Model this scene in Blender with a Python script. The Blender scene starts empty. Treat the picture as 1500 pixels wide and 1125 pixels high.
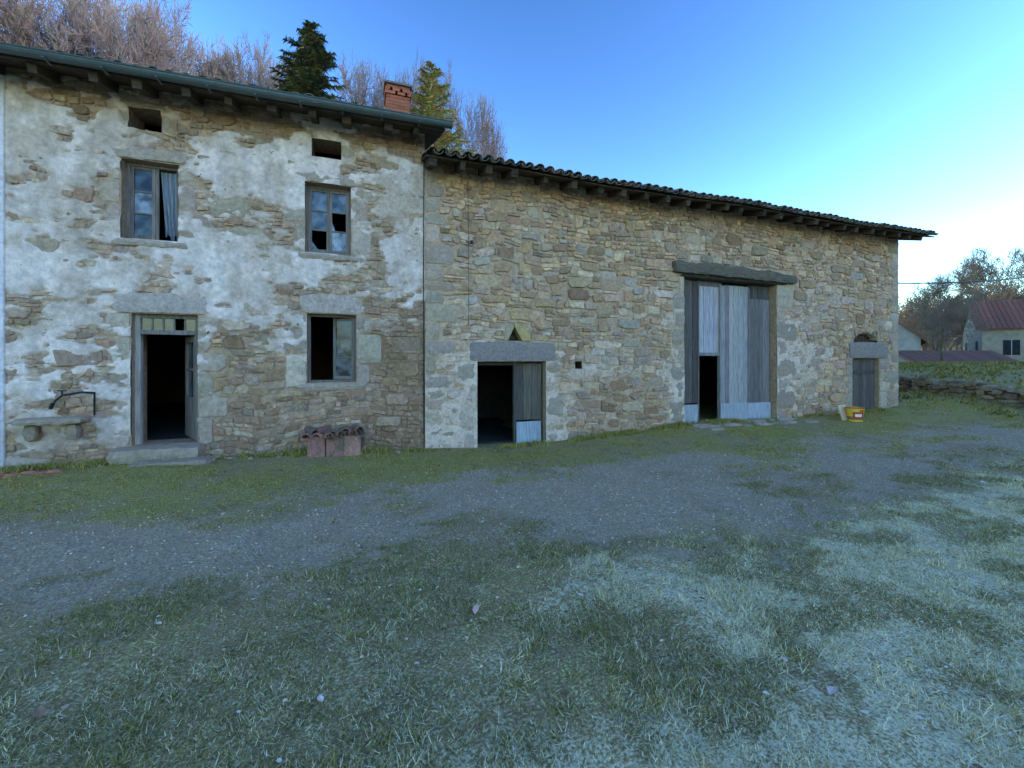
import bpy, bmesh, math, random
import numpy as np
from mathutils import Vector, Matrix, Quaternion
R = random.Random(7)
NR = np.random.RandomState(11)
scene = bpy.context.scene
scene.view_settings.view_transform = 'Standard'
scene.view_settings.look = 'None'
scene.view_settings.exposure = 0

# ---------------------------------------------------------------- noise
def _h(xi, yi, s):
    h = (xi * 374761393 + yi * 668265263 + s * 144269504) & 0xffffffff
    h = ((h ^ (h >> 13)) * 1274126177) & 0xffffffff
    h = h ^ (h >> 16)
    return (h & 0xffff) / 65535.0
def vn(x, y, s=0):
    x = np.asarray(x, float); y = np.asarray(y, float)
    xi = np.floor(x).astype(np.int64); yi = np.floor(y).astype(np.int64)
    fx = x - xi; fy = y - yi
    fx = fx * fx * (3 - 2 * fx); fy = fy * fy * (3 - 2 * fy)
    a = _h(xi, yi, s); b = _h(xi + 1, yi, s); c = _h(xi, yi + 1, s); d = _h(xi + 1, yi + 1, s)
    return (a * (1 - fx) + b * fx) * (1 - fy) + (c * (1 - fx) + d * fx) * fy
def fbm(x, y, s=0, o=4):
    t = 0; a = 1; n = 0
    for i in range(o):
        t = t + a * vn(np.asarray(x) * 2 ** i + 17.3 * i, np.asarray(y) * 2 ** i + 9.1 * i, s + i); n += a; a *= .55
    return t / n
def ss(a, b, x):
    t = np.clip((np.asarray(x, float) - a) / (b - a), 0, 1)
    return t * t * (3 - 2 * t)

# ---------------------------------------------------------------- mesh helpers
def empty(name, loc=(0, 0, 0)):
    o = bpy.data.objects.new(name, None); scene.collection.objects.link(o); o.location = loc
    return o
def link(name, me, mat, parent=None, smooth=False):
    o = bpy.data.objects.new(name, me); scene.collection.objects.link(o)
    if mat: me.materials.append(mat)
    if smooth:
        me.polygons.foreach_set('use_smooth', [True] * len(me.polygons))
    if parent: o.parent = parent
    return o
def setcol(me, cols):
    at = me.color_attributes.new('col', 'FLOAT_COLOR', 'POINT')
    c = np.ones((len(me.vertices), 4), np.float32); c[:, :3] = np.asarray(cols, np.float32).reshape(-1, 3)
    at.data.foreach_set('color', c.ravel())
def npmesh(name, V, F, cols, mat, parent=None, smooth=False):
    me = bpy.data.meshes.new(name)
    V = np.asarray(V, np.float32); F = np.asarray(F, np.int32); m, k = F.shape
    me.vertices.add(len(V)); me.vertices.foreach_set('co', V.ravel())
    me.loops.add(m * k); me.loops.foreach_set('vertex_index', F.ravel())
    me.polygons.add(m); me.polygons.foreach_set('loop_start', np.arange(0, m * k, k, dtype=np.int32))
    me.update(calc_edges=True); me.validate()
    if cols is not None: setcol(me, cols)
    return link(name, me, mat, parent, smooth)
class MB:
    def __init__(s): s.v = []; s.f = []; s.c = []
    def add(s, v, f, c=(.5, .5, .5)):
        b = len(s.v); s.v += [tuple(p) for p in v]; s.f += [tuple(i + b for i in q) for q in f]; s.c += [tuple(c)] * len(v)
    def box(s, x0, x1, y0, y1, z0, z1, c=(.5, .5, .5)):
        v = [(x0,y0,z0),(x1,y0,z0),(x1,y1,z0),(x0,y1,z0),(x0,y0,z1),(x1,y0,z1),(x1,y1,z1),(x0,y1,z1)]
        s.add(v, [(0,3,2,1),(4,5,6,7),(0,1,5,4),(1,2,6,5),(2,3,7,6),(3,0,4,7)], c)
    def beam(s, a, b, w, h, c=(.5, .5, .5), up=(0, 0, 1)):
        a = Vector(a); b = Vector(b); d = (b - a).normalized(); sd = d.cross(Vector(up)).normalized(); u = sd.cross(d)
        v = []
        for p in (a, b):
            for i, j in ((-1, -1), (1, -1), (1, 1), (-1, 1)): v.append(p + sd * (i * w / 2) + u * (j * h / 2))
        s.add(v, [(0,1,2,3),(7,6,5,4),(0,4,5,1),(1,5,6,2),(2,6,7,3),(3,7,4,0)], c)
    def tube(s, pts, rs, n=6, c=(.5, .5, .5)):
        pts = [Vector(p) for p in pts]; v = []; f = []
        if not hasattr(rs, '__len__'): rs = [rs] * len(pts)
        for i, p in enumerate(pts):
            d = (pts[min(i + 1, len(pts) - 1)] - pts[max(i - 1, 0)]).normalized()
            a = d.orthogonal().normalized() if abs(d.z) > .9 else d.cross(Vector((0, 0, 1))).normalized()
            b = d.cross(a)
            for k in range(n):
                t = 2 * math.pi * k / n; v.append(p + (a * math.cos(t) + b * math.sin(t)) * rs[i])
        for i in range(len(pts) - 1):
            for k in range(n):
                f.append((i*n+k, i*n+(k+1)%n, (i+1)*n+(k+1)%n, (i+1)*n+k))
        f.append(tuple(range(n))); f.append(tuple(range((len(pts)-1)*n, len(pts)*n)))
        s.add(v, f, c)
    def block(s, x0, x1, y0, y1, z0, z1, c, jit=.012, arch=0.0, seg=5, topfn=None):
        nx, ny, nz = max(2, int((x1-x0)/.09)), 3, max(2, int((z1-z0)/.09))
        nx = min(nx, 40); nz = min(nz, 24)
        idx = {}; v = []; f = []
        def g(i, j, k):
            if (i, j, k) in idx: return idx[(i, j, k)]
            ex = (i in (0, nx)) + (j in (0, ny)) + (k in (0, nz))
            x = x0 + (x1-x0)*i/nx; y = y0 + (y1-y0)*j/ny; z = z0 + (z1-z0)*k/nz
            if ex >= 2:
                q = .012 * (ex - 1) * R.uniform(.5, 1.6)
                x += q if i == 0 else (-q if i == nx else 0); y += q if j == 0 else 0
                z += q if k == 0 else (-q if k == nz else 0)
            x += R.uniform(-jit, jit)*.6; z += R.uniform(-jit, jit)*.6; y += R.uniform(-jit, jit)*.35
            if arch: z += arch * (1 - ((x - (x0+x1)/2) / ((x1-x0)/2))**2) * (k / nz)
            if topfn: z = topfn(x, z, k / nz)
            idx[(i, j, k)] = len(v); v.append((x, y, z)); return idx[(i, j, k)]
        for i in range(nx):
            for k in range(nz):
                f.append((g(i,0,k), g(i+1,0,k), g(i+1,0,k+1), g(i,0,k+1)))
                f.append((g(i,ny,k), g(i,ny,k+1), g(i+1,ny,k+1), g(i+1,ny,k)))
            for j in range(ny):
                f.append((g(i,j,0), g(i,j+1,0), g(i+1,j+1,0), g(i+1,j,0)))
                f.append((g(i,j,nz), g(i+1,j,nz), g(i+1,j+1,nz), g(i,j+1,nz)))
        for j in range(ny):
            for k in range(nz):
                f.append((g(0,j,k), g(0,j,k+1), g(0,j+1,k+1), g(0,j+1,k)))
                f.append((g(nx,j,k), g(nx,j+1,k), g(nx,j+1,k+1), g(nx,j,k+1)))
        s.add(v, f, c)
    def build(s, name, mat, parent=None, smooth=False):
        me = bpy.data.meshes.new(name); me.from_pydata(s.v, [], s.f); me.update(); setcol(me, s.c)
        return link(name, me, mat, parent, smooth)
def vary(c, a=.15, hue=.04):
    k = 1 + R.uniform(-a, a)
    return tuple(max(0.004, ch * k * (1 + R.uniform(-hue, hue))) for ch in c)

# ---------------------------------------------------------------- materials
def M(name, color=None, rough=.9, var=.3, scale=8, stretch=(1, 1, 1), bump=.4, bdist=.01, bscale=40, spec=.2,
      metal=0, tint=None, tscale=1.5, tamt=.5, mul=None):
    m = bpy.data.materials.new(name); m.use_nodes = True; nt = m.node_tree; N = nt.nodes; L = nt.links
    bs = N['Principled BSDF']; bs.inputs['Roughness'].default_value = rough; bs.inputs['Metallic'].default_value = metal
    bs.inputs['Specular IOR Level'].default_value = spec
    tc = N.new('ShaderNodeTexCoord'); mp = N.new('ShaderNodeMapping'); mp.inputs['Scale'].default_value = stretch
    L.new(tc.outputs['Object'], mp.inputs['Vector'])
    if color is None:
        a = N.new('ShaderNodeAttribute'); a.attribute_name = 'col'; src = a.outputs['Color']
    else:
        a = N.new('ShaderNodeRGB'); a.outputs[0].default_value = (*color, 1); src = a.outputs[0]
    if tint:
        n2 = N.new('ShaderNodeTexNoise'); n2.inputs['Scale'].default_value = tscale; n2.inputs['Detail'].default_value = 4
        L.new(mp.outputs[0], n2.inputs['Vector'])
        m2 = N.new('ShaderNodeMapRange'); m2.inputs[1].default_value = .48; m2.inputs[2].default_value = .66; m2.inputs[4].default_value = tamt
        L.new(n2.outputs['Fac'], m2.inputs[0])
        mx = N.new('ShaderNodeMix'); mx.data_type = 'RGBA'; mx.inputs[7].default_value = (*tint, 1)
        L.new(m2.outputs[0], mx.inputs[0]); L.new(src, mx.inputs[6]); src = mx.outputs[2]
    if var:
        n = N.new('ShaderNodeTexNoise'); n.inputs['Scale'].default_value = scale; n.inputs['Detail'].default_value = 6; n.inputs['Roughness'].default_value = .68
        L.new(mp.outputs[0], n.inputs['Vector'])
        mr = N.new('ShaderNodeMapRange'); mr.inputs[1].default_value = .3; mr.inputs[2].default_value = .7
        mr.inputs[3].default_value = 1 - var; mr.inputs[4].default_value = 1 + var
        L.new(n.outputs['Fac'], mr.inputs[0])
        sc = N.new('ShaderNodeVectorMath'); sc.operation = 'SCALE'; L.new(src, sc.inputs[0]); L.new(mr.outputs[0], sc.inputs['Scale']); src = sc.outputs[0]
    if mul:
        mu = N.new('ShaderNodeVectorMath'); mu.operation = 'MULTIPLY'; mu.inputs[1].default_value = mul; L.new(src, mu.inputs[0]); src = mu.outputs[0]
    L.new(src, bs.inputs['Base Color'])
    if bump:
        nb = N.new('ShaderNodeTexNoise'); nb.inputs['Scale'].default_value = bscale; nb.inputs['Detail'].default_value = 4; nb.inputs['Roughness'].default_value = .7
        L.new(mp.outputs[0], nb.inputs['Vector'])
        b = N.new('ShaderNodeBump'); b.inputs['Strength'].default_value = bump; b.inputs['Distance'].default_value = bdist
        L.new(nb.outputs['Fac'], b.inputs['Height']); L.new(b.outputs[0], bs.inputs['Normal'])
    return m
WB = (1.14, .93, .85)
m_stone = M('rubble_stone', None, var=.38, scale=14, bump=.8, bdist=.02, bscale=30, tint=(.36, .31, .24), tscale=9, tamt=.3, mul=WB)
m_gran = M('granite_block', None, var=.28, scale=18, bump=.7, bdist=.012, bscale=45, tint=(.32, .27, .18), tscale=5, tamt=.45, mul=(1.10, .93, .88))
m_plast = M('lime_plaster', None, var=.2, scale=16, bump=.9, bdist=.018, bscale=28, mul=(1.10, .935, .92))
m_wood = M('weathered_wood', None, var=.45, scale=3, stretch=(14, 14, .9), bump=.7, bdist=.006, bscale=9, rough=.85, mul=(1.05, .95, .93))
m_woodh = M('weathered_beam', None, var=.5, scale=3, stretch=(1.2, 12, 12), bump=1, bdist=.02, bscale=6, rough=.9)
m_tile = M('canal_tile', None, var=.35, scale=20, bump=.5, tint=(.11, .11, .06), tscale=4, tamt=.6)
m_zinc = M('painted_zinc', (.085, .105, .10), rough=.5, var=.15, scale=5, bump=.1, spec=.4)
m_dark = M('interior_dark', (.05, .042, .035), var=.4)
m_iron = M('iron', (.035, .035, .038), rough=.6, var=.3, bump=.2)
m_brick = M('chimney_brick', None, var=.2, scale=20)
m_bark = M('bark', None, var=0, bump=0)
m_leaf = M('needles', None, var=0, bump=0, rough=.8)
m_grass = M('grass_blade', None, var=0, bump=0, rough=.8, spec=.05, mul=(1.16, .95, .66))
m_peb = M('pebble', None, var=0, bump=0, spec=.1, mul=(1.22, 1.0, .80))
m_paint = M('paint', None, var=.12, scale=12, bump=.1, rough=.45, spec=.4)
m_farwall = M('far_wall', None, var=.25, scale=3, bump=.3)
def glass():
    m = bpy.data.materials.new('old_window_glass'); m.use_nodes = True; nt = m.node_tree; N = nt.nodes; L = nt.links
    bs = N['Principled BSDF']; bs.inputs['Roughness'].default_value = .15; bs.inputs['Specular IOR Level'].default_value = .5
    a = N.new('ShaderNodeAttribute'); a.attribute_name = 'col'
    n = N.new('ShaderNodeTexNoise'); n.inputs['Scale'].default_value = 7; n.inputs['Detail'].default_value = 5
    mr = N.new('ShaderNodeMapRange'); mr.inputs[1].default_value = .38; mr.inputs[2].default_value = .62; mr.inputs[3].default_value = .2; mr.inputs[4].default_value = 1.6
    tc = N.new('ShaderNodeTexCoord'); L.new(tc.outputs['Object'], n.inputs[0]); L.new(n.outputs['Fac'], mr.inputs[0])
    sc = N.new('ShaderNodeVectorMath'); sc.operation = 'SCALE'; L.new(a.outputs['Color'], sc.inputs[0]); L.new(mr.outputs[0], sc.inputs['Scale'])
    L.new(sc.outputs[0], bs.inputs['Base Color'])
    return m
m_glass = glass()

# ---------------------------------------------------------------- terrain
SX, SY = .8, -.6
def gh(x, y):
    x = np.asarray(x, float); y = np.asarray(y, float)
    base = np.interp(x, [-9, -5, -3, 0, 1.1, 2.5, 4, 7, 15, 18], [.05, .08, .14, .03, 0, -.08, -.03, .14, .2, .2])
    z = base * ss(-2.6, -.2, y)
    z = z + .05 * (fbm(x*.5, y*.5, 3) - .5) + .035 * (fbm(x*3, y*3, 5, 4) - .5) * ss(0, -.5, y)
    xl = np.interp(y, [-12, -6, -2.2, 3.5, 12], [15.5, 16.1, 17.2, 20, 23])
    d = x - xl
    bank = .32 * ss(-5, 0, d) + .50 * ss(.05, .35, d) + .5 * ss(.3, 7, d) - .25 * ss(8, 30, d)
    z = z + bank * ss(-9, -5, y) + .12 * (fbm(x*.7, y*.7, 13) - .5) * ss(.3, 2, d)
    z = z + 9 * ss(9, 38, y) * ss(12, -3, x) * ss(160, 90, y)
    q = x * SX + y * SY; r = x * .6 + y * .8
    z = z + 44 * np.exp(-((q - 100) / 28) ** 2) * ss(85, 50, np.abs(r))  # unseen ridge on the sun side, added to shade the yard and facades
    z = z + 9 * ss(105, 210, np.hypot(x, y)) * (.8 + .4 * vn(x * .02, y * .02, 9))
    return z
def coords(a, b, st, far, k=1.14):
    c = list(np.arange(a, b + 1e-6, st)); s = st; x = b
    while x < far: s = min(s * k, 14); x += s; c.append(x)
    s = st; x = a; l = []
    while x > -far: s = min(s * k, 14); x -= s; l.append(x)
    return np.array(l[::-1] + c)
gx = coords(-4.5, 16, .055, 500); gy = coords(-8, .1, .055, 500)
X, Y = np.meshgrid(gx, gy); nx, ny = len(gx), len(gy)
Z = gh(X, Y)
def zones(x, y):
    w = (fbm(x*.55, y*.7, 21) - .5) * 2.2 + (fbm(x*2.5, y*3, 31) - .5) * 1.6 + (fbm(x*8, y*9, 33, 3) - .5) * 1.2
    yy = y + w * .9
    inyard = ss(20, 14, x)
    sh = .35 * ss(1.2, -2.5, x)
    gr = ss(-5.7, -4.3, yy - sh) * ss(-1.5, -2.8, yy + sh * .6) * inyard
    gr = gr * (1 - .6 * ss(.54, .68, fbm(x*.8, y*1.3, 48)))
    mo = ss(-3.1, -1.6, yy) * (.35 + .6 * ss(.4, .6, fbm(x*1.4, y*1.7, 45))) + .7 * ss(.52, .66, fbm(x*.9, y*1.1, 44)) * ss(-5.5, -3, y) + .5 * ss(.46, .62, fbm(x*1.6, y*1.6, 47)) * ss(-4.3, -5.0, y)
    fr = (1.05 * ss(-4.6, -5.8, yy) * ss(-.3, 2.6, x + w) + .22 * ss(-4.8, -5.8, yy)) * (.25 + .85 * ss(.36, .62, fbm(x*2.3, y*2.7, 46)))
    return gr, np.clip(mo, 0, 1), np.clip(fr, 0, 1)
g_, mo_, fr_ = zones(X, Y)
cols = np.stack([g_, mo_, fr_], -1).reshape(-1, 3)
V = np.stack([X, Y, Z], -1).reshape(-1, 3)
ii, jj = np.meshgrid(np.arange(nx - 1), np.arange(ny - 1)); b0 = (jj * nx + ii).ravel()
F = np.stack([b0, b0 + 1, b0 + nx + 1, b0 + nx], -1)
def ground_mat():
    m = bpy.data.materials.new('ground_earth'); m.use_nodes = True; nt = m.node_tree; N = nt.nodes; L = nt.links
    bs = N['Principled BSDF']; bs.inputs['Roughness'].default_value = .95; bs.inputs['Specular IOR Level'].default_value = .05
    tc = N.new('ShaderNodeTexCoord')
    def noise(s, d=4, r=.65):
        n = N.new('ShaderNodeTexNoise'); n.inputs['Scale'].default_value = s; n.inputs['Detail'].default_value = d; n.inputs['Roughness'].default_value = r
        L.new(tc.outputs['Object'], n.inputs['Vector']); return n.outputs['Fac']
    def mr(src, a, b, c=0, d=1):
        k = N.new('ShaderNodeMapRange'); k.inputs[1].default_value = a; k.inputs[2].default_value = b; k.inputs[3].default_value = c; k.inputs[4].default_value = d
        L.new(src, k.inputs[0]); return k.outputs[0]
    def math_(op, a, b):
        k = N.new('ShaderNodeMath'); k.operation = op
        for i, q in enumerate((a, b)):
            if isinstance(q, (int, float)): k.inputs[i].default_value = q
            else: L.new(q, k.inputs[i])
        return k.outputs[0]
    def mix(f, a, b):
        k = N.new('ShaderNodeMix'); k.data_type = 'RGBA'; L.new(f, k.inputs[0])
        for i, q in ((6, a), (7, b)):
            if isinstance(q, tuple): k.inputs[i].default_value = (*q, 1)
            else: L.new(q, k.inputs[i])
        return k.outputs[2]
    at = N.new('ShaderNodeAttribute'); at.attribute_name = 'col'; sp = N.new('ShaderNodeSeparateColor'); L.new(at.outputs['Color'], sp.inputs[0])
    nA, nB, nC, nD = noise(2.2), noise(14), noise(60), noise(190, 2)
    vo = N.new('ShaderNodeTexVoronoi'); vo.inputs['Scale'].default_value = 60; L.new(tc.outputs['Object'], vo.inputs['Vector'])
    vs = N.new('ShaderNodeSeparateColor'); L.new(vo.outputs['Color'], vs.inputs[0])
    soil = mix(mr(nB, .35, .65), (.34, .27, .17), (.25, .26, .11))
    soil = mix(mr(nC, .42, .66), soil, (.56, .49, .34))
    soil = mix(mr(nD, .46, .60, 0, .8), soil, (.10, .09, .05))
    soil = mix(mr(nA, .52, .66, 0, .55), soil, (.13, .11, .07))
    gv = mix(mr(vs.outputs[0], 0, 1), (.24, .225, .20), (.56, .52, .47))
    gv = mix(mr(nA, .35, .65, 0, .6), gv, (.36, .31, .24))
    gv = mix(mr(nB, .5, .66, 0, .7), gv, (.17, .15, .125))
    mossc = mix(mr(nC, .35, .65), (.14, .16, .03), (.52, .49, .15))
    mossc = mix(mr(nD, .5, .64, 0, .6), mossc, (.10, .09, .04))
    fac = math_('ADD', sp.outputs[0], math_('MULTIPLY', math_('SUBTRACT', nB, .5), 2.4))
    fac = math_('ADD', fac, math_('MULTIPLY', math_('SUBTRACT', nC, .5), 1.6))
    c = mix(mr(fac, .15, .8), soil, gv)
    fm = math_('ADD', sp.outputs[1], math_('MULTIPLY', math_('SUBTRACT', nB, .5), 2.8))
    fm = math_('ADD', fm, math_('MULTIPLY', math_('SUBTRACT', nC, .5), 1.8))
    c = mix(mr(fm, .4, 1.1, 0, .8), c, mossc)
    ff = math_('ADD', sp.outputs[2], math_('MULTIPLY', math_('SUBTRACT', nC, .5), 4.2))
    ff = math_('ADD', ff, math_('MULTIPLY', math_('SUBTRACT', nD, .5), 3.8))
    ff = math_('ADD', ff, math_('MULTIPLY', math_('SUBTRACT', nB, .5), 2.4))
    c = mix(mr(ff, .45, 1.3, 0, .9), c, (.76, .80, .68))
    mu = N.new('ShaderNodeVectorMath'); mu.operation = 'MULTIPLY'; mu.inputs[1].default_value = (1.18, .96, .72); L.new(c, mu.inputs[0])
    L.new(mu.outputs[0], bs.inputs['Base Color'])
    b = N.new('ShaderNodeBump'); b.inputs['Strength'].default_value = .9; b.inputs['Distance'].default_value = .02
    hh = math_('ADD', math_('ADD', nC, math_('MULTIPLY', nD, .5)), math_('MULTIPLY', vo.outputs['Distance'], -.5))
    L.new(hh, b.inputs['Height']); L.new(b.outputs[0], bs.inputs['Normal'])
    return m
npmesh('ground', V, F, cols, ground_mat(), None, True)

# ---------------------------------------------------------------- buildings
house = empty('stone_farmhouse'); barn = empty('stone_barn')
HX0, CX, BX1 = -9.0, 1.128, 15.26
H_open = dict(door=(-3.386, -2.518, .34, 2.41), w1=(-3.513, -2.776, 3.57, 4.81), w2=(-.941, -.191, 3.57, 4.81),
              a1=(-3.42, -3.0, 5.29, 5.62), a2=(-.832, -.352, 5.26, 5.58), w3=(-.91, -.10, 1.28, 2.50))
B_open = dict(d1=(2.152, 3.638, -.2, 1.65), niche=(2.78, 3.12, 2.08, 2.40), hole=(4.317, 4.49, 1.50, 1.66),
              big=(7.245, 10.25, -.2, 3.70), d3=(13.2, 14.37, -.2, 1.75), arch=(13.25, 14.3, 2.19, 2.52))

GR = [(.46, .385, .29), (.40, .34, .26), (.50, .43, .33), (.42, .35, .265)]
hb = MB(); H_ex = [tuple(o) for o in H_open.values()]
def quoins(mb, ex, x_in, side, z0, z1, wr, hr, yb, pal=GR, proud=.035):
    z = z0; k = R.random() < .5
    while z < z1 - .05:
        h = R.uniform(*hr)
        if z1 - z - h < .14: h = z1 - z
        w = R.uniform(*wr) * (1.25 if k else .75); k = not k
        a, b = (x_in - w, x_in) if side < 0 else (x_in, x_in + w)
        mb.block(a + .006, b - .006, yb - proud, yb + .3, z + .006, z + h - .006, vary(R.choice(pal), .16), .012)
        ex.append((a, b, z, z + h)); z += h
def lintel(mb, ex, x0, x1, z0, z1, yb, c, arch=0, proud=.045, jit=.012):
    mb.block(x0, x1, yb - proud, yb + .3, z0, z1, c, jit, arch); ex.append((x0, x1, z0, z1 + arch * .5))
lintel(hb, H_ex, -3.62, -2.32, 2.415, 2.70, 0, (.46, .41, .35), .05)
quoins(hb, H_ex, -3.39, -1, .3, 2.41, (.2, .32), (.3, .6), 0)
quoins(hb, H_ex, -2.515, 1, .3, 2.41, (.2, .34), (.3, .6), 0)
lintel(hb, H_ex, -1.03, .0, 2.505, 2.80, 0, (.48, .42, .35), .07)
quoins(hb, H_ex, -.915, -1, 1.2, 2.5, (.25, .38), (.4, .65), 0)
quoins(hb, H_ex, -.095, 1, 1.2, 2.5, (.25, .4), (.35, .6), 0)
lintel(hb, H_ex, -1.08, .05, 1.14, 1.275, 0, (.40, .34, .26))
for o in ('w1', 'w2'):
    x0, x1, z0, z1 = H_open[o]
    lintel(hb, H_ex, x0 - .2, x1 + .14, z1 + .005, z1 + .2, 0, (.42, .36, .28))
    lintel(hb, H_ex, x0 - .12, x1 + .14, z0 - .12, z0 - .005, 0, (.40, .35, .28), proud=.07)
    quoins(hb, H_ex, x0 - .004, -1, z0, z1, (.16, .34), (.35, .6), 0, proud=.028)
    quoins(hb, H_ex, x1 + .004, 1, z0, z1, (.16, .4), (.35, .6), 0, proud=.028)
for o in ('a1', 'a2'):
    x0, x1, z0, z1 = H_open[o]
    quoins(hb, H_ex, x0 - .004, -1, z0, z1, (.12, .22), (.3, .4), 0, proud=.02)
    quoins(hb, H_ex, x1 + .004, 1, z0, z1, (.12, .22), (.3, .4), 0, proud=.02)
    lintel(hb, H_ex, x0 - .12, x1 + .12, z1 + .004, z1 + .12, 0, (.38, .32, .24), proud=.02)
for (x, z, w, h) in [(-2.35, 4.05, .55, .34), (-2.1, 3.75, .5, .15)]:
    hb.block(x, x+w, -.032, .2, z, z+h, vary((.40, .33, .23)), .012); H_ex.append((x, x+w, z, z+h))
hb.block(-3.55, -2.4, -.36, .1, .12, .335, (.36, .31, .23), .012)
hb.block(-3.2, -2.2, -.62, -.3, .02, .17, (.32, .27, .20), .015)
hb.build('dressed_stone', m_gran, house)
YB = -.045
bb = MB(); B_ex = [tuple(o) for o in B_open.values()]
lintel(bb, B_ex, 1.99, 3.84, 1.655, 2.04, YB, (.27, .25, .225), .03, proud=.06)
quoins(bb, B_ex, 2.148, -1, -.2, 1.65, (.28, .45), (.3, .55), YB)
quoins(bb, B_ex, 3.642, 1, -.2, 1.65, (.16, .34), (.25, .5), YB)
def prism(mb, tri, y0, y1, c):
    v = [(x, y0 + R.uniform(-.006, .006), z) for x, z in tri] + [(x, y1, z) for x, z in tri]; n = len(tri)
    mb.add(v, [tuple(range(n)), tuple(range(n, 2*n))] + [(k, (k+1) % n, n+(k+1) % n, n+k) for k in range(n)], c)
prism(bb, [(2.70, 2.085), (2.79, 2.085), (2.93, 2.37), (2.90, 2.46), (2.76, 2.40)], YB - .035, YB + .18, (.42, .35, .22))
prism(bb, [(2.935, 2.37), (3.10, 2.085), (3.30, 2.09), (3.22, 2.28), (3.05, 2.43), (2.92, 2.46)], YB - .05, YB + .18, (.50, .40, .16))
B_ex.append((2.70, 3.30, 2.08, 2.44))
quoins(bb, B_ex, 7.24, -1, -.1, 3.68, (.2, .36), (.25, .5), YB, proud=.03)
quoins(bb, B_ex, 10.255, 1, -.1, 3.68, (.35, .6), (.3, .55), YB, proud=.03)
lintel(bb, B_ex, 13.03, 14.70, 1.755, 2.19, YB, (.27, .25, .225), .04, proud=.06)
quoins(bb, B_ex, 13.195, -1, -.1, 1.75, (.2, .34), (.3, .5), YB)
quoins(bb, B_ex, 14.375, 1, -.1, 1.75, (.3, .45), (.3, .5), YB)
quoins(bb, B_ex, CX + .0, 1, -.15, 5.3, (.28, .55), (.18, .40), YB, proud=.03, pal=[(.46, .37, .25), (.40, .32, .22), (.50, .42, .30), (.38, .32, .25)])
quoins(bb, B_ex, BX1, -1, 0, 5.3, (.25, .45), (.2, .38), YB, proud=.03)
for i in range(9):
    a = math.pi * (i + .5) / 9; cx, cz = 13.78 + math.cos(a) * .62, 2.16 + math.sin(a) * .40
    bb.block(cx - .06, cx + .06, YB - .03, YB + .2, cz - .09, cz + .09, vary((.42, .33, .22), .2), .01)
    B_ex.append((cx - .07, cx + .07, cz - .09, cz + .09))
bb.build('dressed_stone', m_gran, barn)
tb = MB()
def gn(x, z, k):
    return z + .018 * math.sin(x * 1.7) * (1 if k > .5 else .3) + .018 * math.sin(x * 6.3 + 2) * (.3 + k) - .012 * (x - 8.8) - .10 * k * max(0, x - 10.2)
tb.block(6.88, 10.85, YB - .15, .3, 3.73, 4.01, (.17, .13, .09), .018, topfn=gn)
tb.block(7.1, 10.6, YB - .05, .3, 3.66, 3.75, (.07, .055, .042), .012)
tb.build('timber_lintel', m_woodh, barn); B_ex.append((6.9, 10.87, 3.66, 4.06))

def cover_h(x, z):
    b = .40 - .95 * ss(5.1, 5.6, z) - 1.1 * ss(2.55, 1.8, z) * ss(-2.75, -2.2, x) - .7 * ss(.5, .1, z) * ss(-4.8, -4.4, x)
    b = b - .45 * ss(3.0, 2.5, z) * ss(-1.6, -2.2, x) * ss(-4.6, -4.0, x) + .25 * ss(-3.9, -4.5, x) + .35 * ss(.15, .6, x) * ss(2.6, 3.0, z)
    b = b + (fbm(x*1.0, z*1.2, 61, 4) - .5) * 4.4 + (fbm(x*3.8, z*7, 71, 4) - .5) * 3.6
    return np.where(x < -4.84, 2.5, b)
def cover_b(x, z):
    b = -.75 + 1.0 * ss(2.4, 1.7, z) * ss(5.9, 4.6, x) + .85 * ss(2.4, 1.8, z) * ss(4, 6, x) * ss(12.8, 11.5, x) * .9 + .35 * ss(11.8, 10.6, x) * ss(6, 7, x) * ss(3.8, 3.2, z)
    b = b - .9 * ss(3.9, 4.5, x) * ss(7.0, 6.2, x) * ss(1.5, 1.1, z)
    return b + (fbm(x*.9, z*1.1, 81, 4) - .5) * 2.4 + (fbm(x*4.5, z*8, 91, 3) - .5) * 1.6
def depth_h(c, x, z): return .004 + .038 * ss(-.45, .45, c) + .006 * (fbm(x*12, z*14, 5, 3) - .5)
def depth_b(c, x, z): return .004 + .022 * ss(-.3, .6, c) + .012 * (fbm(x*12, z*14, 6, 3) - .5)
PL = np.array([.76, .675, .565]); PL2 = np.array([.58, .485, .365]); MO = np.array([.43, .32, .20])
def sheet(name, x0, x1, z0, z1, st, ops, cov, dep, yb, colf, parent):
    xs = np.linspace(x0, x1, int((x1-x0)/st) + 1); zs = np.linspace(z0, z1, int((z1-z0)/st) + 1)
    for o in ops:
        for e in o[:2]: xs[np.argmin(abs(xs - e))] = e
        for e in o[2:]:
            if e > z0: zs[np.argmin(abs(zs - e))] = e
    XX, ZZ = np.meshgrid(xs, zs); c = cov(XX, ZZ); D = dep(c, XX, ZZ)
    V = np.stack([XX, yb - D, ZZ], -1).reshape(-1, 3)
    i, j = np.meshgrid(np.arange(len(xs)-1), np.arange(len(zs)-1))
    cx = (xs[:-1] + xs[1:])[i] / 2; cz = (zs[:-1] + zs[1:])[j] / 2; keep = np.ones(cx.shape, bool)
    for o in ops: keep &= ~((cx > o[0]) & (cx < o[1]) & (cz > o[2]) & (cz < o[3]))
    b = (j * len(xs) + i)[keep]
    F = np.stack([b, b+1, b+len(xs)+1, b+len(xs)], -1)
    npmesh(name, V, F, colf(XX, ZZ, c).reshape(-1, 3), m_plast, parent, True)
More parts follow.
